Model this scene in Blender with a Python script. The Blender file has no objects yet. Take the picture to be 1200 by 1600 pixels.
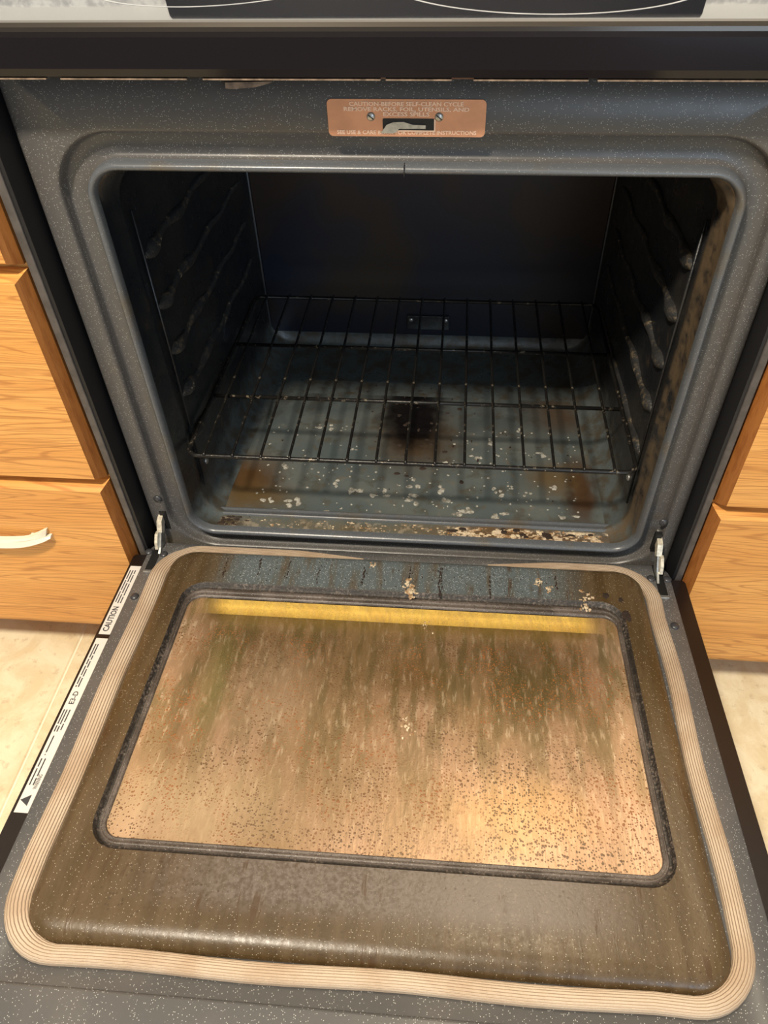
import bpy, bmesh, math, random
from mathutils import Matrix, Vector
random.seed(7)
SC = bpy.context.scene
COL = SC.collection
Z0 = 0.31            # height of the oven opening's lower edge above the floor

# ------------------------------------------------------------------ camera
F_PX, CX, CY = 1154.67, 616.98, 759.94
CAM = Vector((0.0486, -0.68045, 0.75484 + Z0))
PITCH, YAW, ROLL = 0.765446, -0.09782, -0.025782
cp, sp, cy_, sy_ = math.cos(PITCH), math.sin(PITCH), math.cos(YAW), math.sin(YAW)
fw = Vector((sy_ * cp, cy_ * cp, -sp)); rt = Vector((cy_, -sy_, 0)); up = rt.cross(fw)
cr, sr = math.cos(ROLL), math.sin(ROLL)
r2 = cr * rt + sr * up; u2 = -sr * rt + cr * up
cd = bpy.data.cameras.new('camera'); cam = bpy.data.objects.new('camera', cd); COL.objects.link(cam)
m = Matrix((r2, u2, -fw)).transposed().to_4x4(); m.translation = CAM
cam.matrix_world = m
cd.sensor_fit = 'VERTICAL'; cd.sensor_height = 24.0; cd.sensor_width = 18.0
cd.lens = F_PX / 1600 * 24.0
cd.shift_x = -(CX - 600) / 1600; cd.shift_y = (CY - 800) / 1600
cd.clip_start = 0.01
SC.camera = cam
SC.cycles.max_bounces = 6; SC.cycles.diffuse_bounces = 3; SC.cycles.glossy_bounces = 4; SC.cycles.transparent_max_bounces = 8

# ------------------------------------------------------------------ light and exposure
SC.view_settings.view_transform = 'Standard'
SC.view_settings.look = 'None'
SC.view_settings.gamma = 1.0
SC.view_settings.use_curve_mapping = False
SC.view_settings.exposure = 0.0
w = bpy.data.worlds.new('room_light'); SC.world = w; w.use_nodes = True
w.node_tree.nodes['Background'].inputs[0].default_value = (1.0, 0.95, 0.90, 1)
w.node_tree.nodes['Background'].inputs[1].default_value = 0.30

def area(name, loc, target, size, power, color, shape='DISK', size_y=None):
    l = bpy.data.lights.new(name, 'AREA'); l.shape = shape; l.size = size
    if size_y: l.size_y = size_y
    l.energy = power; l.color = color
    o = bpy.data.objects.new(name, l); COL.objects.link(o)
    o.location = loc
    o.rotation_euler = (Vector(target) - Vector(loc)).to_track_quat('-Z', 'Y').to_euler()
    return o
area('ceiling_lamp', (-0.50, -1.10, 2.40), (-0.1, 0.0, 0.4), 0.19, 66, (1.0, 0.89, 0.73))
area('hood_lamp', (0.27, 0.20, 1.72), (0.2, -0.1, 0.3), 0.14, 8, (1.0, 0.82, 0.58))
area('window_daylight', (1.3, -3.0, 1.3), (0.0, 0.3, 0.6), 1.2, 28, (0.60, 0.79, 1.0), 'RECTANGLE', 1.4)

# ------------------------------------------------------------------ node helpers
class NB:
    def __init__(s, name):
        s.m = bpy.data.materials.new(name); s.m.use_nodes = True
        s.t = s.m.node_tree; s.n = s.t.nodes; s.l = s.t.links
        s.bsdf = s.n['Principled BSDF']; s.out = s.n['Material Output']
        s._tc = None; s.cache = {}
    def tc(s):
        if not s._tc: s._tc = s.n.new('ShaderNodeTexCoord')
        return s._tc.outputs['Object']
    def link(s, a, b):
        if hasattr(a, 'is_output'): s.l.new(a, b)
        else: b.default_value = a
    def mapv(s, scale=(1, 1, 1), loc=(0, 0, 0), rot=(0, 0, 0), vec=None):
        n = s.n.new('ShaderNodeMapping'); s.link(vec or s.tc(), n.inputs[0])
        n.inputs['Location'].default_value = loc; n.inputs['Scale'].default_value = scale; n.inputs['Rotation'].default_value = rot
        return n.outputs[0]
    def noise(s, scale, detail=3, rough=.5, vec=None, dist=0, color=False):
        n = s.n.new('ShaderNodeTexNoise'); s.link(vec or s.tc(), n.inputs['Vector'])
        n.inputs['Scale'].default_value = scale; n.inputs['Detail'].default_value = detail
        n.inputs['Roughness'].default_value = rough; n.inputs['Distortion'].default_value = dist
        return n.outputs['Color' if color else 'Fac']
    def voro(s, scale, vec=None, rand=1.0):
        n = s.n.new('ShaderNodeTexVoronoi'); s.link(vec or s.tc(), n.inputs['Vector'])
        n.inputs['Scale'].default_value = scale; n.inputs['Randomness'].default_value = rand
        return n.outputs['Distance'], n.outputs['Color']
    def math(s, op, a, b=0.0, c=0.0, clamp=False):
        n = s.n.new('ShaderNodeMath'); n.operation = op; n.use_clamp = clamp
        s.link(a, n.inputs[0]); s.link(b, n.inputs[1]); s.link(c, n.inputs[2]); return n.outputs[0]
    def vmath(s, op, a, b=(0, 0, 0)):
        n = s.n.new('ShaderNodeVectorMath'); n.operation = op
        s.link(a, n.inputs[0]); s.link(b, n.inputs[1])
        return n.outputs['Value'] if op in ('DISTANCE', 'LENGTH', 'DOT_PRODUCT') else n.outputs[0]
    def sep(s, v):
        n = s.n.new('ShaderNodeSeparateXYZ'); s.link(v, n.inputs[0]); return n.outputs
    def rng(s, v, a, b, c=0.0, d=1.0, smooth=True):
        n = s.n.new('ShaderNodeMapRange'); n.interpolation_type = 'SMOOTHSTEP' if smooth else 'LINEAR'
        s.link(v, n.inputs[0]); n.inputs[1].default_value = a; n.inputs[2].default_value = b
        n.inputs[3].default_value = c; n.inputs[4].default_value = d; return n.outputs[0]
    def mix(s, f, a, b, mode='MIX'):
        n = s.n.new('ShaderNodeMix'); n.data_type = 'RGBA'; n.blend_type = mode
        def col(x): return tuple(x) + (1,) if isinstance(x, tuple) and len(x) == 3 else x
        s.link(f, n.inputs[0]); s.link(col(a), n.inputs[6]); s.link(col(b), n.inputs[7]); return n.outputs[2]
    def bump(s, h, strength=.3, dist=.001, prev=None):
        n = s.n.new('ShaderNodeBump'); s.link(h, n.inputs['Height'])
        n.inputs['Strength'].default_value = strength; n.inputs['Distance'].default_value = dist
        if prev: s.l.new(prev, n.inputs['Normal'])
        return n.outputs[0]
    def spot(s, c, rx, ry=None, soft=.5, nz=.012, ns=28):
        """1 inside an irregular patch around c, 0 outside"""
        ry = ry or rx
        if (nz, ns) not in s.cache:
            d = s.vmath('SUBTRACT', s.noise(ns, 4, .6, color=True), (.5, .5, .5))
            s.cache[(nz, ns)] = s.vmath('ADD', s.tc(), s.vmath('MULTIPLY', d, (nz * 4,) * 3))
        v = s.cache[(nz, ns)]
        v = s.vmath('SUBTRACT', v, c)
        v = s.vmath('MULTIPLY', v, (1 / rx, 1 / ry, 0))
        return s.rng(s.vmath('LENGTH', v), 1 + soft * .5, 1 - soft, 0, 1)
    def set(s, **k):
        names = dict(color='Base Color', rough='Roughness', metal='Metallic', spec='Specular IOR Level', normal='Normal', coat='Coat Weight', coatr='Coat Roughness', ior='IOR', alpha='Alpha', trans='Transmission Weight')
        for a, v in k.items():
            if isinstance(v, tuple) and len(v) == 3: v = v + (1,)
            s.link(v, s.bsdf.inputs[names[a]])
        return s

def speck(nb, base, amount=.45, bright=(.62, .62, .60), scale=330, size=.20):
    d, c = nb.voro(scale)
    pick = nb.rng(nb.sep(c)[0], 1 - amount, 1 - amount + .02)
    dot = nb.math('MULTIPLY', nb.rng(d, size, size * .6), pick)
    return nb.mix(dot, base, bright), dot

M = {}
def mat_plain(name, color, rough=.4, metal=0.0, noise=0.0, nscale=40, coat=0.0, spec=.5):
    b = NB(name)
    if noise:
        f = b.noise(nscale, 4, .6)
        dk = tuple(max(0, x * (1 - noise)) for x in color); lt = tuple(min(1, x * (1 + noise)) for x in color)
        b.set(color=b.mix(b.rng(f, .3, .7), dk, lt))
    else: b.set(color=color)
    b.set(rough=rough, metal=metal, coat=coat, spec=spec); M[name] = b.m; return b.m

# speckled grey enamel of oven front and door liner
b = NB('speckled_enamel')
grime = b.rng(b.noise(9, 5, .6), .48, .72)
base = b.mix(grime, (.080, .076, .073), (.092, .080, .068))
x = b.sep(b.tc())[0]
colr, dot = speck(b, base, .42, (.42, .41, .39), 720, .28)
b.set(color=colr, rough=b.math('ADD', .30, b.math('MULTIPLY', b.noise(60, 3), .16)), normal=b.bump(b.noise(900, 2), .12, .0004))
M['speckled_enamel'] = b.m
# door liner rim (same enamel, cleaner)
b = NB('liner_enamel'); colr, dot = speck(b, b.mix(b.rng(b.noise(14, 4), .4, .7), (.085, .083, .082), (.105, .10, .096)), .42, (.50, .50, .48), 640, .28)
b.set(color=colr, rough=.42, normal=b.bump(b.noise(900, 2), .12, .0004)); M['liner_enamel'] = b.m
# rolled lip of the opening
b = NB('lip_enamel'); colr, dot = speck(b, b.mix(b.rng(b.noise(22, 4), .5, .75), (.088, .094, .102), (.10, .085, .065)), .35, (.4, .4, .4), 700, .22)
b.set(color=colr, rough=.30, normal=b.bump(b.noise(500, 2), .15, .0005)); M['lip_enamel'] = b.m

# oven cavity: grey enamel with shade painted in as near-black, plus brown burn marks
b = NB('cavity_enamel')
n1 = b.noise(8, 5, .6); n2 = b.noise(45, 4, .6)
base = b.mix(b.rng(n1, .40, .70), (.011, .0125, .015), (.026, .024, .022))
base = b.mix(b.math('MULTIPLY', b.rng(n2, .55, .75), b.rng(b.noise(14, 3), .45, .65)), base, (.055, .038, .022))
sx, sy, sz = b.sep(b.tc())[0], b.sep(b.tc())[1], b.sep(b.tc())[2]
unshaded = b.rng(b.math('ADD', sz, b.math('MULTIPLY', b.math('SUBTRACT', b.noise(20, 4), .5), .08)), Z0 + .055, Z0 + .005)
base = b.mix(unshaded, base, b.mix(b.rng(n2, .4, .65), (.085, .100, .100), (.065, .055, .040)))  # painted shade gives way to the floor's grey near the bottom
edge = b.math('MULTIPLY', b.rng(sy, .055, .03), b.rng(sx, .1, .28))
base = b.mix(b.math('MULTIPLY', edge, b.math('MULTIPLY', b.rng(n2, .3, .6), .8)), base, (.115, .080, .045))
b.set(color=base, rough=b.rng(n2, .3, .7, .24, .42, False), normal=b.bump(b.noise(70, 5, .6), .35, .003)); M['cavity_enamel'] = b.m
b = NB('cavity_back_enamel')
base = b.mix(b.rng(b.noise(6, 4), .42, .62), (.006, .009, .020), (.020, .013, .010))  # same enamel; shade and bluish window reflection put into its colour
b.set(color=base, rough=.34, normal=b.bump(b.noise(30, 3), .15, .002)); M['cavity_back_enamel'] = b.m
# rack guides with baked-on residue
b = NB('guide_enamel')
n2 = b.noise(90, 5, .65); n3 = b.noise(26, 3)
base = b.mix(b.rng(n2, .50, .66), (.030, .030, .030), (.11, .085, .055))
base = b.mix(b.math('MULTIPLY', b.rng(n2, .60, .70), b.rng(n3, .5, .62)), base, (.45, .38, .27))
b.set(color=base, rough=.38, normal=b.bump(n2, .6, .004)); M['guide_enamel'] = b.m

# cavity floor with stains
b = NB('cavity_floor_enamel')
n2 = b.noise(60, 5, .65)
base = b.mix(b.rng(b.noise(12, 4), .35, .7), (.080, .098, .098), (.112, .122, .112))
base = b.mix(b.rng(n2, .56, .70), base, (.15, .14, .115))
base = b.mix(b.math('MULTIPLY', b.rng(b.noise(30, 5, .7), .50, .66), .7), base, (.060, .052, .036))
# shade of the far part painted into the floor colour, in patches
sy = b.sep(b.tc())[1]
far_shade = b.math('MULTIPLY', b.rng(b.noise(10, 5, .6), .36, .62), b.rng(sy, .20, .34))
base = b.mix(b.math('MULTIPLY', far_shade, .85), base, (.022, .022, .022))
for c, rx, ry, col, soft, f in (((-.255, .115, 0), .055, .060, (.075, .036, .010), .8, .95), ((-.235, .075, 0), .075, .030, (.10, .062, .022), .8, .8),
                                ((.245, .120, 0), .024, .075, (.055, .026, .010), .7, .95), ((.205, .14, 0), .042, .040, (.12, .075, .030), .9, .8),
                                ((.225, .30, 0), .05, .06, (.07, .04, .02), .9, .7), ((-.005, .225, 0), .075, .085, (.060, .034, .014), .9, .95),
                                ((-.012, .268, 0), .056, .074, (.004, .003, .003), .5, 1.0), ((.0, .37, 0), .055, .03, (.012, .01, .008), .8, .85), ((-.01, .335, 0), .040, .04, (.004, .003, .003), .7, 1.0),
                                ((-.27, .02, 0), .035, .022, (.045, .028, .012), .8, .9), ((.16, .022, 0), .145, .016, (.12, .062, .024), .8, .9), ((-.06, .022, 0), .20, .014, (.13, .10, .055), .9, .6)):
    base = b.mix(b.math('MULTIPLY', b.spot((c[0], c[1], 0), rx, ry, soft), f), base, col)
# crust along the front strip
strip = b.math('MULTIPLY', b.rng(sy, .036, .030), b.rng(b.noise(70, 6, .75), .50, .58))
rightside = b.rng(b.sep(b.tc())[0], .0, .10, .25, 1.0)
base = b.mix(b.math('MULTIPLY', strip, rightside), base, (.62, .50, .36))
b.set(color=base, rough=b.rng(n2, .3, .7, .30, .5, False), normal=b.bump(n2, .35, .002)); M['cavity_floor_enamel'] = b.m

# baked-on white residue
b = NB('white_residue'); n = b.noise(220, 4, .6)
b.set(color=b.mix(b.rng(n, .35, .6), (.17, .155, .125), (.42, .40, .34)), rough=.8, normal=b.bump(n, .6, .002)); M['white_residue'] = b.m
b = NB('tan_residue'); n = b.noise(120, 5, .7)
b.set(color=b.mix(b.rng(n, .38, .62), (.26, .13, .045), (.66, .54, .37)), rough=.8, normal=b.bump(n, .6, .002)); M['tan_residue'] = b.m
b = NB('char_residue'); n = b.noise(160, 4, .6)
b.set(color=b.mix(n, (.008, .005, .004), (.04, .02, .010)), rough=.85, normal=b.bump(n, .6, .002)); M['char_residue'] = b.m

# raised inner panel of the door: enamel browned by grease
b = NB('browned_panel')
vx, vy, vz = b.sep(b.tc())[0], b.sep(b.tc())[1], b.sep(b.tc())[2]
streak = b.noise(1, 5, .6, vec=b.mapv((75, 9, 20)))
fine = b.noise(260, 4, .6)
blue, _ = speck(b, (.100, .118, .120), .6, (.52, .55, .55), 560, .30)
brown = b.mix(b.rng(streak, .35, .7), (.062, .037, .013), (.095, .061, .028))
brown, _ = speck(b, brown, .35, (.40, .34, .26), 560, .26)
hinge = b.math('MULTIPLY', b.rng(vy, -.112, -.085), b.math('MULTIPLY', b.rng(vx, -.27, -.20), b.rng(vx, .26, .17)))
hinge = b.math('MULTIPLY', hinge, b.rng(streak, .70, .50, .25, 1))
base = b.mix(hinge, brown, blue)
# duller grey-violet residue on the near band
near = b.math('MULTIPLY', b.rng(vy, -.418, -.437), b.rng(vy, -.49, -.465))
near = b.math('MULTIPLY', near, b.math('MULTIPLY', b.rng(vx, -.26, -.10), b.rng(vx, .27, .16)))
base = b.mix(b.math('MULTIPLY', near, .75), base, b.mix(b.rng(fine, .35, .65), (.090, .068, .052), (.165, .135, .118)))
# rusty runs and dots
run = b.math('MULTIPLY', b.rng(b.noise(1, 4, .6, vec=b.mapv((110, 14, 20), (3, 1, 0))), .57, .66), b.rng(b.noise(1, 3, .5, vec=b.mapv((9, 30, 9))), .45, .6))
base = b.mix(b.math('MULTIPLY', run, .75), base, (.060, .030, .010))
d, c = b.voro(230)
dots = b.math('MULTIPLY', b.rng(d, .34, .2), b.rng(b.sep(c)[1], .55, .57))
base = b.mix(b.math('MULTIPLY', b.math('MULTIPLY', dots, .6), b.rng(b.noise(20, 3), .4, .6)), base, (.040, .022, .010))
b.set(color=base, rough=b.rng(fine, .3, .7, .30, .46, False), normal=b.bump(b.math('ADD', fine, b.math('MULTIPLY', run, .5)), .30, .0007)); M['browned_panel'] = b.m
b = NB('burnt_groove')
n = b.noise(320, 4, .7); nn = b.noise(30, 4)
b.set(color=b.mix(b.rng(n, .45, .7), (.020, .016, .013), b.mix(b.rng(nn, .4, .6), (.06, .045, .032), (.16, .125, .10))), rough=.5, normal=b.bump(n, .5, .002)); M['burnt_groove'] = b.m

b = NB('smoked_rim'); n = b.noise(420, 4, .7); nn = b.noise(24, 4)
rim, _ = speck(b, b.mix(b.rng(nn, .38, .62), (.065, .050, .040), (.125, .100, .085)), .4, (.42, .38, .33), 700, .26)
b.set(color=b.mix(b.rng(n, .5, .7), rim, (.035, .026, .02)), rough=.42, normal=b.bump(n, .3, .001)); M['smoked_rim'] = b.m

# greasy door glass: semi-opaque tan film over clear pane
b = NB('greasy_glass')
vx, vy = b.sep(b.tc())[0], b.sep(b.tc())[1]
streak = b.noise(1, 5, .62, vec=b.mapv((48, 8, 20)))
streakf = b.noise(1, 5, .65, vec=b.mapv((210, 48, 20)))
patch = b.noise(7, 4, .55)
film = b.mix(b.rng(patch, .35, .65), (.40, .26, .140), (.56, .355, .225))
olive = b.math('MULTIPLY', b.rng(streak, .44, .60), b.rng(vy, -.46, -.20))
film = b.mix(b.math('MULTIPLY', olive, .85), film, (.215, .165, .075))
for c, rx, ry, col, f in (((.155, -.22, 0), .042, .085, (.15, .118, .045), .8), ((-.135, -.25, 0), .05, .06, (.58, .41, .27), .75), ((-.205, -.23, 0), .028, .08, (.36, .32, .13), .6), ((.02, -.215, 0), .03, .03, (.20, .11, .03), .6),
                          ((.14, -.37, 0), .08, .04, (.66, .40, .15), .5), ((-.19, -.38, 0), .08, .05, (.62, .47, .27), .6)):
    film = b.mix(b.math('MULTIPLY', b.spot(c, rx, ry, 1.0, .02, 14), f), film, col)
pale = b.math('MULTIPLY', b.rng(streakf, .54, .66), b.rng(vy, -.45, -.26))
film = b.mix(b.math('MULTIPLY', pale, .5), film, (.74, .58, .40))
d, c = b.voro(230)
dots = b.math('MULTIPLY', b.rng(d, .36, .2), b.rng(b.sep(c)[1], .55, .57))
d2, c2 = b.voro(430)
dots2 = b.math('MULTIPLY', b.rng(d2, .44, .28), b.rng(b.sep(c2)[0], .48, .50))
dotm = b.math('MULTIPLY', b.math('MAXIMUM', dots, dots2), b.math('MULTIPLY', b.rng(b.noise(16, 4), .32, .52), b.rng(vy, -.140, -.165, .22, 1)))
film = b.mix(b.math('MULTIPLY', dotm, .95), film, b.mix(b.rng(b.noise(11, 3), .42, .6), (.105, .052, .018), (.26, .09, .02)))
b.set(color=film, rough=.36, metal=b.rng(dotm, 0, .5, .40, 0), coat=.2, coatr=.10, normal=b.bump(b.math('ADD', streakf, b.math('MULTIPLY', dotm, .8)), .30, .0015))
tr = b.n.new('ShaderNodeBsdfTransparent'); tr.inputs[0].default_value = (1.0, .95, .80, 1)
mx = b.n.new('ShaderNodeMixShader')
al = b.math('ADD', b.math('ADD', b.rng(vy, -.135, -.16, .06, .36), b.rng(vy, -.17, -.36, 0, .36)), b.math('MULTIPLY', b.math('SUBTRACT', streakf, .5), .5), clamp=True)
al = b.math('MAXIMUM', b.math('ADD', al, b.rng(b.math('ABSOLUTE', vx), .222, .262, 0, .5), clamp=True), dotm)
b.l.new(al, mx.inputs[0]); b.l.new(tr.outputs[0], mx.inputs[1]); b.l.new(b.bsdf.outputs[0], mx.inputs[2]); b.l.new(mx.outputs[0], b.out.inputs[0])
M['greasy_glass'] = b.m
mat_plain('gold_reflector', (.97, .72, .30), .5, 0.0, .10, 40)
mat_plain('tinted_pane', (.11, .085, .045), .25)

# black parts
b = NB('black_enamel'); n = b.noise(6, 3)
b.set(color=b.mix(n, (.005, .0045, .006), (.009, .006, .007)), rough=.12, spec=.35); M['black_enamel'] = b.m
b = NB('cooktop_glass'); b.set(color=(.004, .0045, .007), rough=.025, ior=1.75); M['cooktop_glass'] = b.m
mat_plain('bullnose_trim', (.075, .065, .056), .2, .8)
mat_plain('door_skin', (.010, .006, .005), .3)
mat_plain('backguard_plastic', (.006, .007, .012), .5, spec=.2)
mat_plain('dark_gap', (.006, .006, .008), .55)
mat_plain('side_flange', (.075, .066, .062), .45, 0, .25, 60)
mat_plain('chipped_edge', (.19, .135, .095), .5, 0, .5, 120)
mat_plain('ring_print', (.30, .31, .33), .3)
mat_plain('label_paper', (.66, .62, .57), .55)
mat_plain('label_ink', (.035, .035, .04), .6)
mat_plain('copper_plate', (.60, .30, .18), .32, .35, .10, 30)
mat_plain('embossed_letters', (.82, .58, .44), .35, .2)
mat_plain('slot_dark', (.004, .004, .004), .6)
mat_plain('zinc', (.42, .42, .40), .35, .8, .2, 200)
mat_plain('greased_steel', (.62, .56, .44), .4, .3, .25, 200)
mat_plain('rivet_dark', (.055, .055, .06), .32, .3)
b = NB('rack_wire'); n = b.noise(130, 4, .65)
b.set(color=b.mix(b.rng(n, .58, .70), (.014, .013, .012), (.22, .18, .125)), metal=.3, rough=.34, normal=b.bump(n, .4, .001)); M['rack_wire'] = b.m

# woven gasket: beige braid
b = NB('gasket_braid')
n = b.noise(18, 4); f = b.noise(700, 2)
b.set(color=b.mix(b.rng(n, .38, .68), (.52, .41, .30), (.42, .30, .20)), rough=.8, normal=b.bump(f, .5, .0012)); M['gasket_braid'] = b.m
b = NB('gasket_valley'); b.set(color=(.22, .155, .10), rough=.9); M['gasket_valley'] = b.m

# oak with horizontal grain
b = NB('oak')
oi = b.n.new('ShaderNodeObjectInfo')
seed = b.math('MULTIPLY', oi.outputs['Random'], 9.0)
cx = b.n.new('ShaderNodeCombineXYZ'); b.l.new(seed, cx.inputs[0]); b.l.new(seed, cx.inputs[2])
v0 = b.vmath('ADD', b.tc(), cx.outputs[0])
warp = b.noise(1, 3, .5, vec=b.mapv((.8, 2, 10.5), vec=v0))
zz = b.sep(b.tc())[2]
ph = b.math('ADD', b.math('MULTIPLY', warp, 42.0), b.math('MULTIPLY', b.noise(1, 4, .6, vec=b.mapv((1.6, 2, 60), vec=v0)), 1.1))
band = b.math('PINGPONG', ph, .5)
dark = b.rng(band, .17, .02)
pores = b.rng(b.noise(1, 4, .7, vec=b.mapv((7, 2, 480), vec=v0)), .46, .66)
tone = b.rng(b.noise(1, 3, .5, vec=b.mapv((3, 2, 30), vec=v0)), .3, .7)
col = b.mix(tone, (.70, .31, .070), (.78, .385, .105))
col = b.mix(b.math('MULTIPLY', dark, .66), col, (.42, .15, .03))
col = b.mix(b.math('MULTIPLY', pores, .75), col, (.42, .165, .036))
b.set(color=col, rough=.36, coat=.15, coatr=.2, normal=b.bump(b.math('ADD', pores, dark), .12, .0006)); M['oak'] = b.m
b = NB('oak_edge')
pores = b.rng(b.noise(1, 4, .7, vec=b.mapv((300, 200, 30))), .40, .70)
b.set(color=b.mix(pores, (.36, .135, .032), (.26, .085, .018)), rough=.4, coat=.15); M['oak_edge'] = b.m

# vinyl floor
b = NB('vinyl_tile')
n = b.noise(16, 6, .65, dist=.6); n2 = b.noise(55, 5, .7)
col = b.mix(b.rng(n, .38, .64), (.80, .665, .42), (.92, .82, .58))
col = b.mix(b.math('MULTIPLY', b.rng(n2, .56, .66), .5), col, (.60, .47, .29))
b.set(color=col, rough=.45, normal=b.bump(n2, .3, .002)); M['vinyl_tile'] = b.m
mat_plain('grout', (.95, .87, .68), .8)
b = NB('wall_paint'); n = b.noise(45, 4, .6)
b.set(color=(.80, .80, .78), rough=.6, normal=b.bump(n, .25, .003)); M['wall_paint'] = b.m
b = NB('backsplash_laminate'); n = b.noise(38, 5, .7)
b.set(color=b.mix(b.rng(n, .42, .60), (.52, .53, .54), (.82, .84, .84)), rough=.5, normal=b.bump(n, .4, .004)); M['backsplash_laminate'] = b.m
mat_plain('pull_plastic', (.80, .74, .60), .35)

# ------------------------------------------------------------------ mesh helpers
def link(name, me, mat, parent=None, smooth=False):
    o = bpy.data.objects.new(name, me); COL.objects.link(o)
    for mm in (mat if isinstance(mat, (list, tuple)) else [mat]): me.materials.append(M[mm])
    if parent: o.parent = parent; o.matrix_parent_inverse = parent_inv(parent)
    if smooth:
        for p in me.polygons: p.use_smooth = True
    return o
ROOTM = {}
def parent_inv(p): return ROOTM.get(p.name, Matrix.Identity(4)).inverted()
def empty(name, loc, label=None, cat=None, group=None):
    o = bpy.data.objects.new(name, None); COL.objects.link(o); o.location = loc; o.empty_display_size = .05
    ROOTM[o.name] = Matrix.Translation(loc); tag(o, label, cat, group); return o
def tag(o, label=None, cat=None, group=None, kind=None):
    for k, v in (('label', label), ('category', cat), ('group', group), ('kind', kind)):
        if v: o[k] = v
    return o
def pydata(name, verts, faces, mat, parent=None, smooth=False, recalc=True):
    me = bpy.data.meshes.new(name); me.from_pydata(verts, [], faces)
    if recalc:
        bm = bmesh.new(); bm.from_mesh(me); bmesh.ops.remove_doubles(bm, verts=bm.verts, dist=1e-6)
        bmesh.ops.recalc_face_normals(bm, faces=bm.faces); bm.to_mesh(me); bm.free()
    me.update(); return link(name, me, mat, parent, smooth)
def box(name, lo, hi, mat, parent=None, bev=0.0, seg=2, bm_extra=None):
    bm = bmesh.new(); bmesh.ops.create_cube(bm, size=1)
    for v in bm.verts:
        v.co = Vector([lo[i] + (v.co[i] + .5) * (hi[i] - lo[i]) for i in range(3)])
    if bev: bmesh.ops.bevel(bm, geom=list(bm.edges), offset=bev, segments=seg, affect='EDGES', profile=.5)
    me = bpy.data.meshes.new(name); bm.to_mesh(me); bm.free()
    return link(name, me, mat, parent, bool(bev) and seg > 2)
def rrect(hw, hh, r, cx=0, cy=0, nc=10, ns=6):
    """rounded rectangle, counter-clockwise, always 4*(nc+ns) points"""
    pts = []; r = max(1e-4, min(r, hw - 1e-4, hh - 1e-4))
    cs = [(hw - r, hh - r, 0), (-hw + r, hh - r, 90), (-hw + r, -hh + r, 180), (hw - r, -hh + r, 270)]
    for k in range(4):
        x, y, a0 = cs[k]
        arc = [(x + r * math.cos(math.radians(a0 + 90 * i / nc)), y + r * math.sin(math.radians(a0 + 90 * i / nc))) for i in range(nc + 1)]
        pts += arc
        x2, y2, a2 = cs[(k + 1) % 4]
        e = (x2 + r * math.cos(math.radians(a2)), y2 + r * math.sin(math.radians(a2))); s0 = arc[-1]
        pts += [(s0[0] + (e[0] - s0[0]) * i / ns, s0[1] + (e[1] - s0[1]) * i / ns) for i in range(1, ns)]
    return [(px + cx, py + cy) for px, py in pts]
def loft(name, loops, mat, parent=None, cap=(False, False), smooth=True):
    n = len(loops[0]); verts = [v for L in loops for v in L]; faces = []
    for k in range(len(loops) - 1):
        for i in range(n):
            j = (i + 1) % n
            faces.append((k * n + i, k * n + j, (k + 1) * n + j, (k + 1) * n + i))
    if cap[0]: faces.append(tuple(range(n)))
    if cap[1]: faces.append(tuple((len(loops) - 1) * n + i for i in range(n)))
    return pydata(name, verts, faces, mat, parent, smooth)
def tube(name, pts, r, mat, parent=None, seg=8, closed=False, cap=True):
    pts = [Vector(p) for p in pts]; n = len(pts); verts = []; faces = []
    nrm = None
    for i, p in enumerate(pts):
        a = pts[(i - 1) % n] if (closed or i > 0) else p; c = pts[(i + 1) % n] if (closed or i < n - 1) else p
        t = (c - a).normalized()
        if nrm is None: nrm = t.orthogonal().normalized()
        nrm = (nrm - t * nrm.dot(t)).normalized(); bn = t.cross(nrm)
        rr = r[i] if isinstance(r, (list, tuple)) else r
        for k in range(seg):
            an = 2 * math.pi * k / seg
            verts.append(p + (nrm * math.cos(an) + bn * math.sin(an)) * rr)
    m_ = n if closed else n - 1
    for i in range(m_):
        for k in range(seg):
            a, c = i * seg + k, i * seg + (k + 1) % seg; d = ((i + 1) % n) * seg
            faces.append((a, c, d + (k + 1) % seg, d + k))
    if cap and not closed: faces += [tuple(range(seg)), tuple((n - 1) * seg + k for k in range(seg))]
    return pydata(name, [tuple(v) for v in verts], faces, mat, parent, True)
def dome(name, c, r, h, axis, mat, parent, n=14):
    """low rivet head; axis is the outward unit vector"""
    ax = Vector(axis); e1 = ax.orthogonal().normalized(); e2 = ax.cross(e1); c = Vector(c); loops = []
    for f, g in ((1.0, -.1), (1.0, .25), (.85, .62), (.5, .92), (.12, 1.0)):
        loops.append([tuple(c + (e1 * math.cos(2 * math.pi * i / n) + e2 * math.sin(2 * math.pi * i / n)) * r * f + ax * h * g) for i in range(n)])
    return loft(name, loops, mat, parent, (True, True))
def prism(name, poly, e1, e2, org, depth_vec, mat, parent, bev=0):
    """polygon (list of 2D) in plane e1,e2 at org, extruded by depth_vec"""
    e1, e2, org, dv = Vector(e1), Vector(e2), Vector(org), Vector(depth_vec)
    a = [org + e1 * p[0] + e2 * p[1] for p in poly]; n = len(a)
    verts = [tuple(v) for v in a] + [tuple(v + dv) for v in a]
    faces = [tuple(range(n)), tuple(range(n, 2 * n))] + [(i, (i + 1) % n, n + (i + 1) % n, n + i) for i in range(n)]
    return pydata(name, verts, faces, mat, parent)
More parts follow.
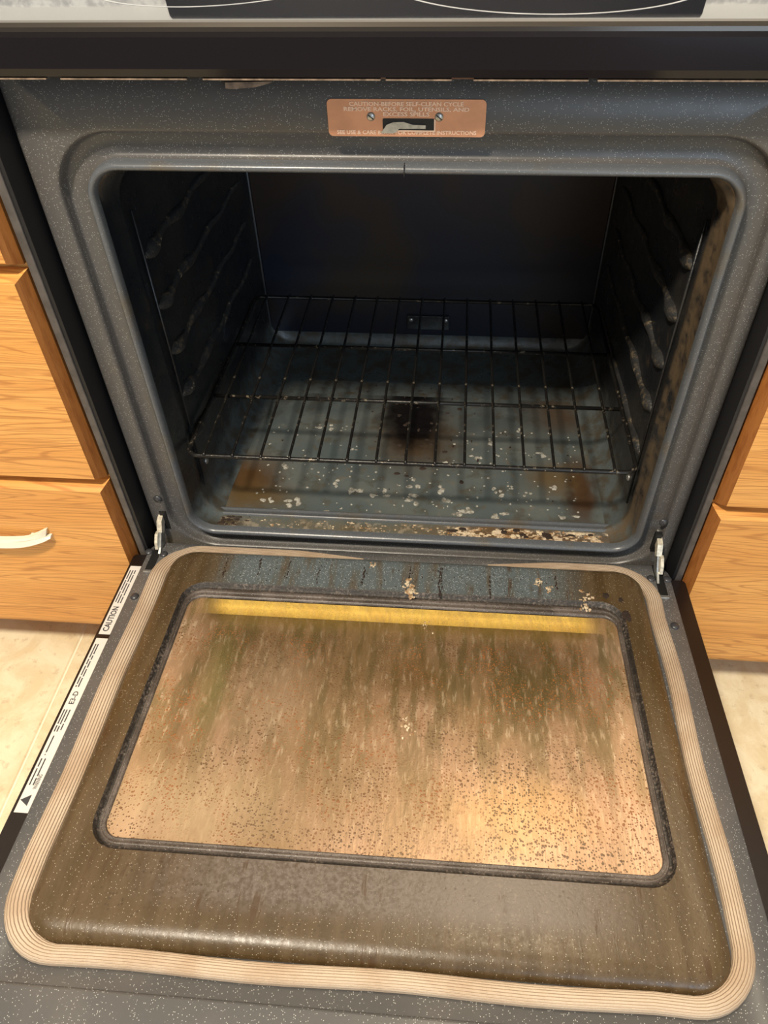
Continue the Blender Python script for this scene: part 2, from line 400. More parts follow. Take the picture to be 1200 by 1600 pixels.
def text(name, s, size, mtx, mat, parent, width=None, extrude=.0002, align='CENTER', bold=0.0):
    cu = bpy.data.curves.new('t', 'FONT'); cu.body = s; cu.size = size; cu.align_x = align; cu.align_y = 'CENTER'; cu.extrude = extrude; cu.offset = bold; cu.resolution_u = 2
    o = bpy.data.objects.new('t', cu); COL.objects.link(o)
    dg = bpy.context.evaluated_depsgraph_get(); me = bpy.data.meshes.new_from_object(o.evaluated_get(dg))
    bpy.data.objects.remove(o); me.name = name
    if width and len(me.vertices):
        xs = [v.co.x for v in me.vertices]; k = width / (max(xs) - min(xs)); me.transform(Matrix.Diagonal((k, 1, 1, 1)))
    me.transform(mtx); me.materials.clear()
    return link(name, me, mat, parent)
def blob(verts, faces, c, rx, ry, h, nrm=(0, 0, 1), e1=(1, 0, 0), n=11, rnd=random):
    """thin irregular crust flake appended to a vertex list"""
    nrm, e1 = Vector(nrm), Vector(e1); e2 = nrm.cross(e1); c = Vector(c); s = len(verts)
    w_ = [rnd.uniform(.65, 1.2) for _ in range(n)]
    for f, g in ((1.0, -.15), (.75, .7), (.3, 1.0)):
        for i in range(n):
            a = 2 * math.pi * i / n
            verts.append(tuple(c + (e1 * math.cos(a) * rx + e2 * math.sin(a) * ry) * f * w_[i] + nrm * h * g * (rnd.uniform(.7, 1.2) if g > 0 else 1)))
    for k in range(2):
        for i in range(n): faces.append((s + k * n + i, s + k * n + (i + 1) % n, s + (k + 1) * n + (i + 1) % n, s + (k + 1) * n + i))
    faces.append(tuple(s + 2 * n + i for i in range(n)))

# ------------------------------------------------------------------ the setting
floor = box('floor', (-2.4, -3.2, -.06), (2.4, .66, -.0025), 'grout'); tag(floor, 'cream vinyl tile floor', kind='structure')
TS = .4572
def tile_mesh():
    bm = bmesh.new(); bmesh.ops.create_cube(bm, size=1)
    for v in bm.verts: v.co = Vector((v.co.x * (TS - .0035), v.co.y * (TS - .0035), (v.co.z - .5) * .005))
    bmesh.ops.bevel(bm, geom=[e for e in bm.edges if all(v.co.z > -.001 for v in e.verts)], offset=.0018, segments=1, affect='EDGES')
    me = bpy.data.meshes.new('tile'); bm.to_mesh(me); bm.free(); me.materials.append(M['vinyl_tile']); return me
tm = tile_mesh()
for i in range(-4, 6):
    for j in range(-7, 2):
        o = bpy.data.objects.new('tile', tm); COL.objects.link(o)
        xc, yc = -.572 + (i + .5) * TS, .055 + (j + .5) * TS
        if abs(xc) + TS / 2 > 2.4 or yc + TS / 2 > .66: bpy.data.objects.remove(o); continue
        o.location = (xc, yc, 0); o.parent = floor
wall = box('wall_back', (-2.4, .64, 0), (2.4, .74, 2.5), 'wall_paint'); tag(wall, 'pale painted kitchen wall behind the range', kind='structure')
ceil = box('ceiling', (-2.4, -3.2, 2.5), (2.4, .74, 2.56), 'wall_paint'); tag(ceil, 'white ceiling', kind='structure')

# ------------------------------------------------------------------ the range
BX = -.006           # centre line of the range body
RG = empty('oven_range', (BX, .28, 0), 'black electric range with its dirty oven door lying open', 'oven')
OW, OH = .30, .4926; OCZ = Z0 + OH / 2
def oloop(o, y, n=12, dz=0.0, ow=0.0):
    return [(x, y, z) for x, z in rrect(OW + o + ow, OH / 2 + o + dz, .029 + o, 0, OCZ - dz, n, 8)]
# front frame: flat enamel face around the stepped opening
FX0, FX1, FZ0, FZ1 = -.3625, .3545, Z0 - .048, Z0 + .585
inner = oloop(.0385, 0.0)
def outer_of(L, y, inset=0.0):
    res = []; x0, x1, z0, z1 = FX0 + inset, FX1 - inset, FZ0 + inset * .5, FZ1
    cxm, czm = (x0 + x1) / 2, (z0 + z1) / 2
    for (x, _, z) in L:
        dx, dz = x - cxm, z - czm
        k = min((x1 - cxm) / abs(dx) if abs(dx) > 1e-6 else 9e9, (z1 - czm) / abs(dz) if abs(dz) > 1e-6 else 9e9)
        res.append([cxm + dx * k, y, czm + dz * k])
    for c in ((x0, z0), (x0, z1), (x1, z0), (x1, z1)):
        i = min(range(len(res)), key=lambda q: (res[q][0] - c[0]) ** 2 + (res[q][2] - c[1]) ** 2)
        res[i] = [c[0], y, c[1]]
    return [tuple(p) for p in res]
frame = loft('front_frame', [outer_of(inner, .030), outer_of(inner, .009), outer_of(inner, .004, .0025), outer_of(inner, .0008, .006), outer_of(inner, 0.0, .010), inner, oloop(.0365, .0003), oloop(.0350, .0014), oloop(.0338, .0050), oloop(.0330, .0115), oloop(.0300, .0140), oloop(.013, .0140), oloop(.0098, .0120), oloop(.0088, .008)], 'speckled_enamel', RG)
lip = loft('opening_lip', [oloop(.0092, .012), oloop(.0086, .002), oloop(.0070, -.0022), oloop(.0046, -.0036), oloop(.0022, -.0026), oloop(.0006, .0004), oloop(.0, .004), oloop(-.0003, .008)], 'lip_enamel', RG)
tag(lip, 'rolled grey enamel lip around the oven opening')
# cavity
def cav(o, y): return [(x, y, z) for x, z in rrect(.2985 + o, OH / 2 + .008 + o, .045, 0, OCZ - .006, 12, 8)]
def cfr(o, y): return [(x, y, z) for x, z in rrect(OW + o, OH / 2 + .007 + o, .045, 0, OCZ - .007, 12, 8)]
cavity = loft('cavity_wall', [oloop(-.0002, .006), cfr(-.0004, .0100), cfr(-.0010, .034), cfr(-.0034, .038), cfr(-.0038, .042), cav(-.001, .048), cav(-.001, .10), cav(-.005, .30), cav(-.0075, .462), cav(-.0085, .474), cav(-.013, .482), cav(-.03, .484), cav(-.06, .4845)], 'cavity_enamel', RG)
box('cavity_back', (-.2860, .4800, Z0 + .020), (.2860, .4880, Z0 + .470), 'cavity_back_enamel', RG, .002)
for sx_ in (-.2865, .2865): tube('corner_seam', [(sx_, .4785, Z0 + .03), (sx_, .4785, Z0 + .25), (sx_, .4785, Z0 + .46)], .0018, 'lip_enamel', RG, 6)
# floor panel with upturned edges
fz = Z0 - .0085
def fl(o, z): return [(x, y, z) for x, y in rrect(.287 + o, .2285 + o, .03, -.002, .2445, 8, 6)]
cfl = loft('cavity_floor', [fl(.004, fz - .002), fl(.003, fz - .0003), fl(-.002, fz)], 'cavity_floor_enamel', RG, (False, True))
# embossed bar across the floor just inside the opening
def capsule(y, hw, hh, z): return [(px, py, z) for px, py in rrect(hw, hh, hh * .98, -.007, y, 6, 4)]
loft('floor_ridge', [capsule(.044, .292, .0075, fz), capsule(.044, .2905, .0060, fz + .0028), capsule(.044, .2885, .0042, fz + .0034), capsule(.044, .2870, .0028, fz + .0020)], 'lip_enamel', RG, (False, True))
# bracket low on the back wall
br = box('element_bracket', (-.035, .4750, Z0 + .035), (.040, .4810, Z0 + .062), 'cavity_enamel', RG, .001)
for bx in (-.028, .034): dome('screw', (bx, .4748, Z0 + .054), .004, .002, (0, -1, 0), 'zinc', RG)
# rack guides pressed into the side walls
for side in (-1, 1):
    for k, gz in enumerate((.1095, .178, .244, .310, .376)):
        pts, rad = [], []
        for i in range(46):
            y = .062 + i * (.385 / 45)
            bul = 1 + 1.15 * math.exp(-((y - .090) / .020) ** 2) + .80 * math.exp(-((y - .175) / .026) ** 2) + .3 * math.exp(-((y - .27) / .03) ** 2)
            if i in (0, 45): bul *= .25
            elif i in (1, 44): bul *= .65
            pts.append((side * (.2965 - .0075 * (y - .06) / .4 + .0025), y, Z0 + gz + (.003 if k else .0012) * math.sin(i * .45 + k)))
            rad.append((.0048 if k else .0042) * bul)
        tube('rack_guide', pts, rad, 'guide_enamel', RG, 8)
    dome('screw', (side * .2975, .085, Z0 + .052), .0055, .003, (-side, 0, 0), 'zinc', RG)
    # faint welded seam running up inside the opening
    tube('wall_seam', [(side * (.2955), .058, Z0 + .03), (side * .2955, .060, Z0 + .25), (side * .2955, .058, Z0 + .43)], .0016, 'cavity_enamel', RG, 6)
# baked-on flakes
rnd = random.Random(11); V, Fc = [], []
for px, py, r in ((-.215, .068, .009), (-.187, .062, .011), (-.165, .073, .009), (-.12, .052, .009), (-.205, .145, .008), (-.095, .098, .012), (-.112, .112, .009), (-.05, .092, .012), (.0, .084, .014), (-.005, .118, .009), (.035, .11, .011), (.04, .085, .012),
                  (.085, .068, .012), (.065, .058, .010), (.128, .063, .012), (.132, .105, .006), (.118, .112, .006), (.14, .12, .005), (.165, .108, .006), (.205, .12, .008), (.228, .052, .011), (.19, .20, .010), (-.14, .245, .008), (-.165, .24, .006), (-.10, .19, .006), (.09, .18, .010), (.115, .22, .008), (.05, .165, .009), (.16, .25, .006)):
    for q in range(3): blob(V, Fc, (px + rnd.gauss(0, r * .5), py + rnd.gauss(0, r * .5), fz), r * rnd.uniform(.28, .62), r * rnd.uniform(.28, .62), .0006, rnd=rnd)
for q in range(240):
    bx_, by_ = rnd.uniform(-.24, .25), rnd.uniform(.055, .25)
    if abs(bx_ + .012) < .06 and by_ > .175: continue
    blob(V, Fc, (bx_, by_, fz), rnd.uniform(.0008, .0026), rnd.uniform(.0008, .0024), .0006, n=6, rnd=rnd)
tag(pydata('white_residue', V, Fc, 'white_residue', RG, True), 'white crusty splatter baked onto the oven floor', kind='stuff')
V, Fc = [], []
for q in range(150): blob(V, Fc, (rnd.uniform(.05, .265), rnd.uniform(.017, .033), fz), rnd.uniform(.001, .0055), rnd.uniform(.0007, .0026), .0005, n=9, rnd=rnd)
for q in range(60): blob(V, Fc, (rnd.uniform(-.22, .05), rnd.uniform(.018, .033), fz), rnd.uniform(.0008, .0032), rnd.uniform(.0006, .0018), .0004, n=8, rnd=rnd)
lipn = Vector((0, -.55, .83)).normalized()
for px, r in ((-.185, .011), (.142, .016), (.196, .014), (-.19, .007), (.17, .007)):
    for q in range(14): blob(V, Fc, (px + rnd.gauss(0, r * .45), -.0005, Z0 - .040 + rnd.gauss(0, .0022)), r * rnd.uniform(.1, .4), r * rnd.uniform(.08, .25), .0008, (0, -1, 0), n=9, rnd=rnd)
tag(pydata('tan_residue', V, Fc, 'tan_residue', RG, True), 'rusty tan crust along the front edge of the oven floor', kind='stuff')
V, Fc = [], []
for q in range(40): blob(V, Fc, (rnd.gauss(-.012, .05), rnd.gauss(.27, .07), fz), rnd.uniform(.001, .006), rnd.uniform(.001, .006), .0012, n=7, rnd=rnd)
for q in range(50): blob(V, Fc, (rnd.uniform(-.26, .26), rnd.uniform(.03, .42), fz), rnd.uniform(.0008, .0025), rnd.uniform(.0008, .0025), .001, n=6, rnd=rnd)
for q in range(30): blob(V, Fc, (rnd.gauss(-.265, .014), rnd.uniform(.018, .034), fz), rnd.uniform(.0015, .005), rnd.uniform(.001, .003), .001, n=6, rnd=rnd)
for q in range(14): blob(V, Fc, (rnd.gauss(.16, .06), rnd.uniform(.02, .033), fz), rnd.uniform(.003, .008), rnd.uniform(.002, .004), .0013, n=8, rnd=rnd)
tag(pydata('charred_residue', V, Fc, 'char_residue', RG, True), 'black charred spill on the oven floor', kind='stuff')

# screws and hinge slots on the front frame
for sx_, sz_ in ((-.341, .056), (.329, .054)): dome('screw', (sx_, -.0003, Z0 + sz_), .0058, .003, (0, -1, 0), 'rivet_dark', RG)
for sx_ in (-.3405, .3285):
    box('hinge_slot', (sx_ - .0045, -.0012, Z0 - .002), (sx_ + .0045, .004, Z0 + .032), 'slot_dark', RG)
# side panels, dark returns and body
box('side_panel', (BX - .371, -.030, .02), (BX - .3620, .615, Z0 + .60), 'side_flange', RG, .0012)
box('side_panel', (BX + .3630, -.030, .02), (BX + .371, .615, Z0 + .60), 'side_flange', RG, .0012)
for s in (-1, 1):
    xa = BX - .3618 if s < 0 else BX + .3628
    box('inner_return', (min(xa, xa - s * .0035), -.028, .06), (max(xa, xa - s * .004), .02, Z0 + .585), 'dark_gap', RG)
box('body_shell', (BX - .362, .024, .06), (BX + .3625, .030, Z0 - .05), 'dark_gap', RG)
for s in (-1, 1):
    box('body_shell', (BX + (-.362 if s < 0 else .338), .0305, Z0 - .05), (BX + (-.338 if s < 0 else .3625), .036, Z0 + .585), 'dark_gap', RG)
dr = box('storage_drawer', (BX - .355, -.030, .075), (BX + .355, .022, Z0 - .078), 'black_enamel', RG, .004)
box('drawer_lip', (BX - .30, -.044, Z0 - .100), (BX + .30, -.028, Z0 - .090), 'black_enamel', dr, .002)
# cooktop
cb, ct = Z0 + .5815, Z0 + .6200
prof = [(.02, cb + .002), (-.036, cb), (-.0395, cb + .002), (-.0412, cb + .008), (-.0402, cb + .030), (-.0388, cb + .0335)]
prof2 = [(-.0388, cb + .0335), (-.0380, cb + .0365), (-.0355, cb + .0392), (-.0310, cb + .0398), (-.0285, cb + .0388)]
def extrude_profile(name, prof, x0, x1, mat, parent, closed=False, smooth=True):
    n = len(prof); verts = [(x0, y, z) for y, z in prof] + [(x1, y, z) for y, z in prof]
    faces = [(i, i + 1, n + i + 1, n + i) for i in range(n - 1)]
    return pydata(name, verts, faces, mat, parent, smooth)
full = prof + [(-.030, ct - .002), (.60, ct - .002), (.60, cb + .002)]
n = len(full); xa, xb = BX - .376, BX + .376
pydata('cooktop_frame', [(xa, y, z) for y, z in full] + [(xb, y, z) for y, z in full], [(i, (i + 1) % n, n + (i + 1) % n, n + i) for i in range(n)] + [tuple(range(n)), tuple(range(n, 2 * n))], 'black_enamel', RG)
n = len(prof2); full2 = prof2 + [(-.0285, cb + .030)]; n = len(full2)
pydata('cooktop_trim', [(xa, y, z) for y, z in full2] + [(xb, y, z) for y, z in full2], [(i, (i + 1) % n, n + (i + 1) % n, n + i) for i in range(n)] + [tuple(range(n)), tuple(range(n, 2 * n))], 'bullnose_trim', RG)
glass = box('cooktop_glass', (BX - .370, -.0285, ct - .003), (BX + .370, .555, ct), 'cooktop_glass', RG, .0006)
for cx_, cy__, r in ((.117, .134, .144), (-.19, .134, .114), (.14, .42, .10), (-.17, .42, .12)):
    L = [[(cx_ + rr * math.cos(2 * math.pi * i / 72), cy__ + rr * math.sin(2 * math.pi * i / 72), ct + zz) for i in range(72)] for rr, zz in ((r - .0022, 0), (r - .0022, .00018), (r + .0004, .00018), (r + .0004, 0))]
    loft('burner_ring', L, 'ring_print', glass)
rnd = random.Random(3)
x = xa + .004
while x < xb - .02:                           # chipped lower edge of the cooktop frame
    l_ = rnd.uniform(.05, .20); e = min(x + l_, xb - .004)
    box('chipped_edge', (x, -.0392, cb - .0004), (e, -.034, cb + .0006), 'chipped_edge', RG); x = e + rnd.uniform(.003, .02)
# small peeling clip under the cooktop edge
prism('peeling_clip', [(-.021, .001), (-.021, -.0034), (-.014, -.0038), (.004, -.0025), (.016, .0002), (.020, .002)], (1, 0, 0), (0, .25, .97), (-.130, -.014, Z0 + .5715), (0, .003, 0), 'chipped_edge', RG)
box('lip_joint', (-.0025, -.0042, Z0 + OH - .0004), (-.0017, .006, Z0 + OH + .0088), 'dark_gap', RG)
# control backguard at the rear
pf = [(.552, ct), (.556, ct + .080), (.566, ct + .116), (.575, ct + .122), (.612, ct + .122), (.612, ct)]
n = len(pf); gx0, gx1 = BX - .386, BX + .386
pydata('backguard', [(gx0, y, z) for y, z in pf] + [(gx1, y, z) for y, z in pf], [(i, (i + 1) % n, n + (i + 1) % n, n + i) for i in range(n)] + [tuple(range(n)), tuple(range(n, 2 * n))], 'backguard_plastic', RG)

# latch plate with its cautions
pz = Z0 + .5416
lp = prism('latch_plate', rrect(.0684, .0151, .004, 0, 0, 5, 2), (1, 0, 0), (0, 0, 1), (0, -.0004, pz), (0, -.0013, 0), 'copper_plate', RG)
tag(lp, 'copper coloured latch plate with raised caution lettering')
def fm(x, z): return Matrix.Translation((x, -.0019, z)) @ Matrix.Rotation(math.pi / 2, 4, 'X')
for s, dz, w_ in (('CAUTION-BEFORE SELF-CLEAN CYCLE', .0114, .098), ('REMOVE RACKS, FOIL, UTENSILS, AND', .0072, .108), ('EXCESS SPILLS', .0032, .040), ('SEE USE & CARE BOOK FOR COMPLETE INSTRUCTIONS', -.0118, .122)):
    text('plate_lettering', s, .0046, fm(0, pz + dz), 'embossed_letters', lp, w_, .0003, bold=.00012)
prism('latch_slot', rrect(.0225, .0048, .0012, 0, 0, 3, 2), (1, 0, 0), (0, 0, 1), (.002, -.0018, pz - .0050), (0, -.0003, 0), 'slot_dark', lp)
prism('latch_hook', [(-.024, -.0068), (-.019, .000), (-.013, .0022), (-.004, .0024), (.004, .0002), (.015, -.0002), (.015, -.0030), (-.008, -.0032), (-.012, -.0068)], (1, 0, 0), (0, 0, 1), (.002, -.0021, pz - .0050), (0, -.0012, 0), 'zinc', lp)
prism('slot_edge', [(-.020, -.0056), (.0235, -.0056), (.0235, .0045), (.0222, .0045), (.0222, -.0046), (-.020, -.0046)], (1, 0, 0), (0, 0, 1), (.002, -.0021, pz - .0050), (0, -.0006, 0), 'embossed_letters', lp)
for sx_ in (-.0305, .0285):
    dome('screw', (sx_, -.0017, pz + .0012), .0037, .0018, (0, -1, 0), 'zinc', lp)
    prism('screw_slot', [(-.003, -.0004), (.003, -.0004), (.003, .0004), (-.003, .0004)], (.8, 0, -.6), (.6, 0, .8), (sx_, -.0032, pz + .0012), (0, -.0004, 0), 'slot_dark', lp)

# ------------------------------------------------------------------ the open door (its own frame: x across, -y out to the viewer, z up)
TILT, DYAW, DROLL = .065, .0071, -.0061
du = Vector((math.cos(DYAW), math.sin(DYAW), DROLL)).normalized()
dvv = Vector((math.sin(DYAW), -math.cos(DYAW) * math.cos(TILT), math.sin(TILT))).normalized()
dn = du.cross(-dvv).normalized(); dvv = -(dn.cross(du))
DM = Matrix((du, -dvv, dn)).transposed().to_4x4(); DM.translation = Vector((-.0064, 0, Z0 - .0196))
def dl(hw, v0, v1, r, nz, nc=10, cu=0): return [(x, y, nz) for x, y in rrect(hw, (v1 - v0) / 2, r, cu, -(v0 + v1) / 2, nc, 6)]
# outer skin: a shallow black tray
sk = [dl(.374, .036, .66, .004, -.050), dl(.375, .035, .661, .005, -.047), dl(.375, .035, .661, .005, -.004), dl(.3742, .0358, .660, .005, -.0022), dl(.352, .058, .64, .004, -.0022), dl(.352, .058, .64, .004, -.040)]
door = loft('door', sk, 'door_skin', None, (True, True), False)
door.parent = RG; door.matrix_parent_inverse = parent_inv(RG); door.matrix_basis = DM
tag(door, 'lowered oven door lying open')
ROOTM.pop('door', None)
LN = [dl(.3555, .0115, .66, .020, -.012), dl(.3560, .0110, .66, .020, -.002), dl(.3545, .0125, .659, .020, 0), dl(.3115, .0355, .512, .036, 0), dl(.311, .036, .511, .035, -.002)]
loft('door_liner', LN, 'liner_enamel', door)
box('liner_flange', (-.3555, -.66, -.001), (.3545, -.546, .0045), 'liner_enamel', door, .0030, 3)
PN = [dl(.3135, .0335, .5145, .034, -.001), dl(.3125, .0343, .5130, .033, .0050), dl(.3105, .0362, .5095, .031, .0095), dl(.3065, .0405, .5030, .027, .0128), dl(.3015, .0460, .4960, .024, .0136), dl(.2950, .0530, .4880, .022, .0132), dl(.2812, .0925, .4352, .030, .0124)]
loft('inner_panel', PN, 'browned_panel', door)
GR = [dl(.2813, .0924, .4353, .030, .0124), dl(.2800, .0940, .4340, .029, .0112), dl(.2788, .0955, .4328, .028, .0078), dl(.2772, .0975, .4312, .027, .0066), dl(.2760, .0990, .4300, .025, .0066)]
loft('window_groove', GR, 'burnt_groove', door)
RM = [dl(.2761, .0989, .4301, .025, .0066), dl(.2752, .1005, .4290, .024, .0084), dl(.2742, .1030, .4278, .022, .0090), dl(.2735, .1055, .4262, .020, .0084), dl(.2728, .1068, .4250, .020, .0072), dl(.2718, .1090, .4238, .019, .0082), dl(.2706, .1120, .4222, .018, .0078), dl(.2700, .1130, .4214, .017, .0052)]
loft('window_rim', RM, 'smoked_rim', door)
WR = [dl(.2725, .1108, .4235, .018, .0012), dl(.2715, .1118, .4225, .018, -.004), dl(.2710, .1125, .4220, .017, -.010), dl(.2700, .1135, .4210, .016, -.0108), dl(.2700, .1135, .4210, .016, -.026)]
loft('window_recess', WR, 'gold_reflector', door)
loft('outer_pane', [dl(.275, .110, .425, .014, -.0275), dl(.275, .110, .425, .014, -.0255)], 'tinted_pane', door, (True, True), False)
loft('window_glass', [dl(.2725, .1108, .4235, .018, .0020), dl(.2725, .1108, .4235, .018, .0050)], 'greasy_glass', door, (True, True), False)
# gasket: ribbed braid lying in a loop that slips under the liner at the hinge side
def gasket():
    hw, v0, v1, r = .3258, .0265, .5232, .052
    seg = []
    def arc(cx_, cy__, a0, a1, n_=10):
        return [(cx_ + r * math.cos(math.radians(a0 + (a1 - a0) * i / n_)), cy__ + r * math.sin(math.radians(a0 + (a1 - a0) * i / n_))) for i in range(n_ + 1)]
    p = [(-.055 - .02 * i, -v0) for i in range(11)]
    p += arc(-hw + r, -v0 - r, 90, 180)
    p += [(-hw + .0012 * math.sin(i * .8), -v0 - r - (v1 - v0 - 2 * r) * i / 14) for i in range(1, 14)]
    p += arc(-hw + r, -v1 + r, 180, 270)
    p += [(-hw + r + (2 * hw - 2 * r) * i / 16, -v1 + .0012 * math.sin(i * .9)) for i in range(1, 16)]
    p += arc(hw - r, -v1 + r, 270, 360)
    p += [(hw + .0018 * math.sin(i * .8), -v1 + r + (v1 - v0 - 2 * r) * i / 14) for i in range(1, 14)]
    p += arc(hw - r, -v0 - r, 0, 90)
    p += [(hw - r - .02 * i, -v0) for i in range(1, 9)]
    p = [Vector((a, c_, 0)) for a, c_ in p]
    n_ = len(p); verts, faces, mats = [], [], []
    R_ = 11; K = R_ * 4 + 1
    for i, q in enumerate(p):
        t = (p[min(i + 1, n_ - 1)] - p[max(i - 1, 0)]).normalized(); s = Vector((-t.y, t.x, 0))   # s points to the inside of the loop or outside
        top = max(0.0, 1 - abs(q.y + v0) / .03); left = max(0, 1 - abs(q.x + hw) / .05); right = max(0, 1 - abs(q.x - hw) / .05)
        w_ = .0082 + .0042 * left + .0016 * right - .0020 * top
        if top > .5: w_ = min(w_, .0074)
        end = min(i, n_ - 1 - i) / 5.0; k_ = min(1, .12 + end)
        for j in range(K):
            a = math.pi * j / (K - 1); rib = abs(math.sin(R_ * a))
            h = (.0085 * math.sin(a) ** .7) * k_ * (1 - .10 * (1 - rib)) + .0004
            verts.append(tuple(q + s * (math.cos(a) * w_ * k_) + Vector((0, 0, h))))
    for i in range(n_ - 1):
        for j in range(K - 1):
            faces.append((i * K + j, i * K + j + 1, (i + 1) * K + j + 1, (i + 1) * K + j)); mats.append(1 if j % 4 in (0, 3) and 2 < j < K - 4 and (j % 4 == 0) else 0)
    o = pydata('gasket', verts, faces, ['gasket_braid', 'gasket_valley'], door, True, False)
    for f, k_ in zip(o.data.polygons, mats): f.material_index = k_
    o.data.flip_normals() if o.data.polygons[10].normal.z < 0 else None
    tag(o, 'beige woven door gasket')
gasket()
for u_, v_ in ((-.3461, .1131), (.3440, .1155), (-.3540, .0315), (-.3318, .0350), (.3295, .0366), (.3510, .0362)):
    dome('rivet', (u_, -v_, 0), .0056, .0028, (0, 0, 1), 'rivet_dark', door)
for u_ in (-.3430, .3405):
    box('hinge_opening', (u_ - .0055, -.0660, -.004), (u_ + .0055, -.0120, .0007), 'slot_dark', door)
    box('hinge_tab', (u_ - .0062, -.0715, -.001), (u_ + .0062, -.0665, .0022), 'zinc', door, .0008)
# paper labels on the black edge
box('caution_label', (-.3710, -.1745, -.0024), (-.3562, -.058, -.0017), 'label_paper', door)
box('caution_label', (-.3710, -.4010, -.0024), (-.3562, -.1810, -.0017), 'label_paper', door)
def dm(u_, v_): return Matrix.Translation((u_, -v_, -.0015)) @ Matrix.Rotation(math.pi / 2, 4, 'Z')
text('label_lettering', 'CAUTION', .0105, dm(-.3640, .150), 'label_ink', door, .040, .0001, bold=.0002)
text('label_lettering', 'E3-D', .0085, dm(-.3640, .2665), 'label_ink', door, .017, .0001, bold=.0001)
rnd = random.Random(5)
def printlines(v0, v1, us):
    for u_ in us:
        v = v0
        while v < v1:
            l_ = min(rnd.uniform(.006, .022), v1 - v)
            box('label_print', (u_ - .0007, -(v + l_), -.0018), (u_ + .0007, -v, -.00155), 'label_ink', door); v += l_ + .002
printlines(.066, .124, (-.3685, -.3650, -.3615)); printlines(.190, .252, (-.3680, -.3650)); printlines(.282, .31, (-.3685, -.3655, -.3620)); printlines(.315, .338, (-.3665,)); printlines(.342, .372, (-.3680, -.3640))
text('label_lettering', 'WARNING', .006, dm(-.3605, .3680), 'label_ink', door, .016, .0001)
prism('warning_triangle', [(-.006, -.004), (.006, -.004), (0, .0055)], (0, 1, 0), (-1, 0, 0), (-.3645, -.3880, -.0018), (0, 0, .0003), 'label_ink', door)
# drips and splats on the door
def dpt(u_, v_, n_):
    if abs(n_ - .0125) < .0002 and v_ < .0925: n_ = .0133 - .0008 * max(0, v_ - .053) / .0395
    return (u_, -v_, n_)
rnd = random.Random(21); V, Fc = [], []
for u_, v_, r in ((.010, .078, .008), (.012, .088, .010), (.013, .097, .008), (.190, .075, .006), (.178, .066, .006)):
    for q in range(16): blob(V, Fc, dpt(u_ + rnd.gauss(0, r * .4), v_ + rnd.gauss(0, r * .5), .0126), r * rnd.uniform(.08, .32), r * rnd.uniform(.1, .4), .0005, n=8, rnd=rnd)
for u_, v_, r in ((.022, .285, .007), (.02, .275, .004), (.035, .14, .005)):
    for q in range(12): blob(V, Fc, dpt(u_ + rnd.gauss(0, r * .6), v_ + rnd.gauss(0, r * .9), .0050), r * rnd.uniform(.06, .25), r * rnd.uniform(.1, .4), .0003, n=8, rnd=rnd)
for u_, v_, r in ((.236, .085, .008), (.235, .100, .008), (-.04, .048, .006)):
    for q in range(14): blob(V, Fc, dpt(u_ + rnd.gauss(0, r * .4), v_ + rnd.gauss(0, r * .5), .0126 if v_ < .095 else .0098), r * rnd.uniform(.08, .32), r * rnd.uniform(.1, .4), .0006, n=8, rnd=rnd)
tag(pydata('door_residue', V, Fc, 'tan_residue', door, True), 'pale crusty splats on the inside of the door', kind='stuff')
V, Fc = [], []
for u_, v_, ln in ((-.235, .05, .035), (-.150, .05, .030), (-.11, .055, .030), (-.05, .055, .03), (.05, .05, .045), (.052, .05, .05), (.115, .06, .035), (.20, .055, .02), (-.19, .048, .03), (.01, .05, .02)):
    v = v_
    while v < v_ + ln: blob(V, Fc, dpt(u_ + rnd.gauss(0, .0008), v, .0124), rnd.uniform(.0006, .0018), rnd.uniform(.0015, .0035), .0005, n=6, rnd=rnd); v += rnd.uniform(.002, .006)
for u_, v_, r in ((.283, .112, .007), (.262, .082, .005), (.28, .088, .004), (.285, .118, .005)): blob(V, Fc, dpt(u_, v_, .0125), r, r * 1.1, .0004, rnd=rnd)
for q in range(90): blob(V, Fc, dpt(rnd.uniform(-.25, .25), rnd.uniform(.048, .088), .0124), rnd.uniform(.0005, .0013), rnd.uniform(.0005, .0013), .0005, n=5, rnd=rnd)
tag(pydata('burnt_drips', V, Fc, 'char_residue', door, True), 'dark burnt drips on the inside of the door', kind='stuff')

# hinge arms between frame and door
for s, sx_ in ((-1, -.3445), (1, .3310)):
    arm = prism('hinge_arm', [(.016, .026), (-.006, .022), (-.016, .006), (-.030, -.010), (-.046, -.020), (-.060, -.030), (-.060, -.040), (-.036, -.034), (-.020, -.024), (-.004, .000), (.016, .006)], (0, 1, 0), (0, 0, 1), (sx_ - .0015, 0, Z0), (.003, 0, 0), 'zinc', RG)
    prism('grease', [(.004, .024), (-.010, .020), (-.018, .006), (-.012, .000), (-.004, .008), (.004, .012)], (0, 1, 0), (0, 0, 1), (sx_ - .0035, 0, Z0 + .0015), (.0068, 0, 0), 'greased_steel', arm)
    prism('hinge_link', [(-.016, .004), (-.022, .004), (-.030, -.004), (-.034, -.014), (-.028, -.016), (-.020, -.006)], (0, 1, 0), (0, 0, 1), (sx_ + s * .0035 - .002, 0, Z0 + .004), (.004, 0, 0), 'greased_steel', arm)

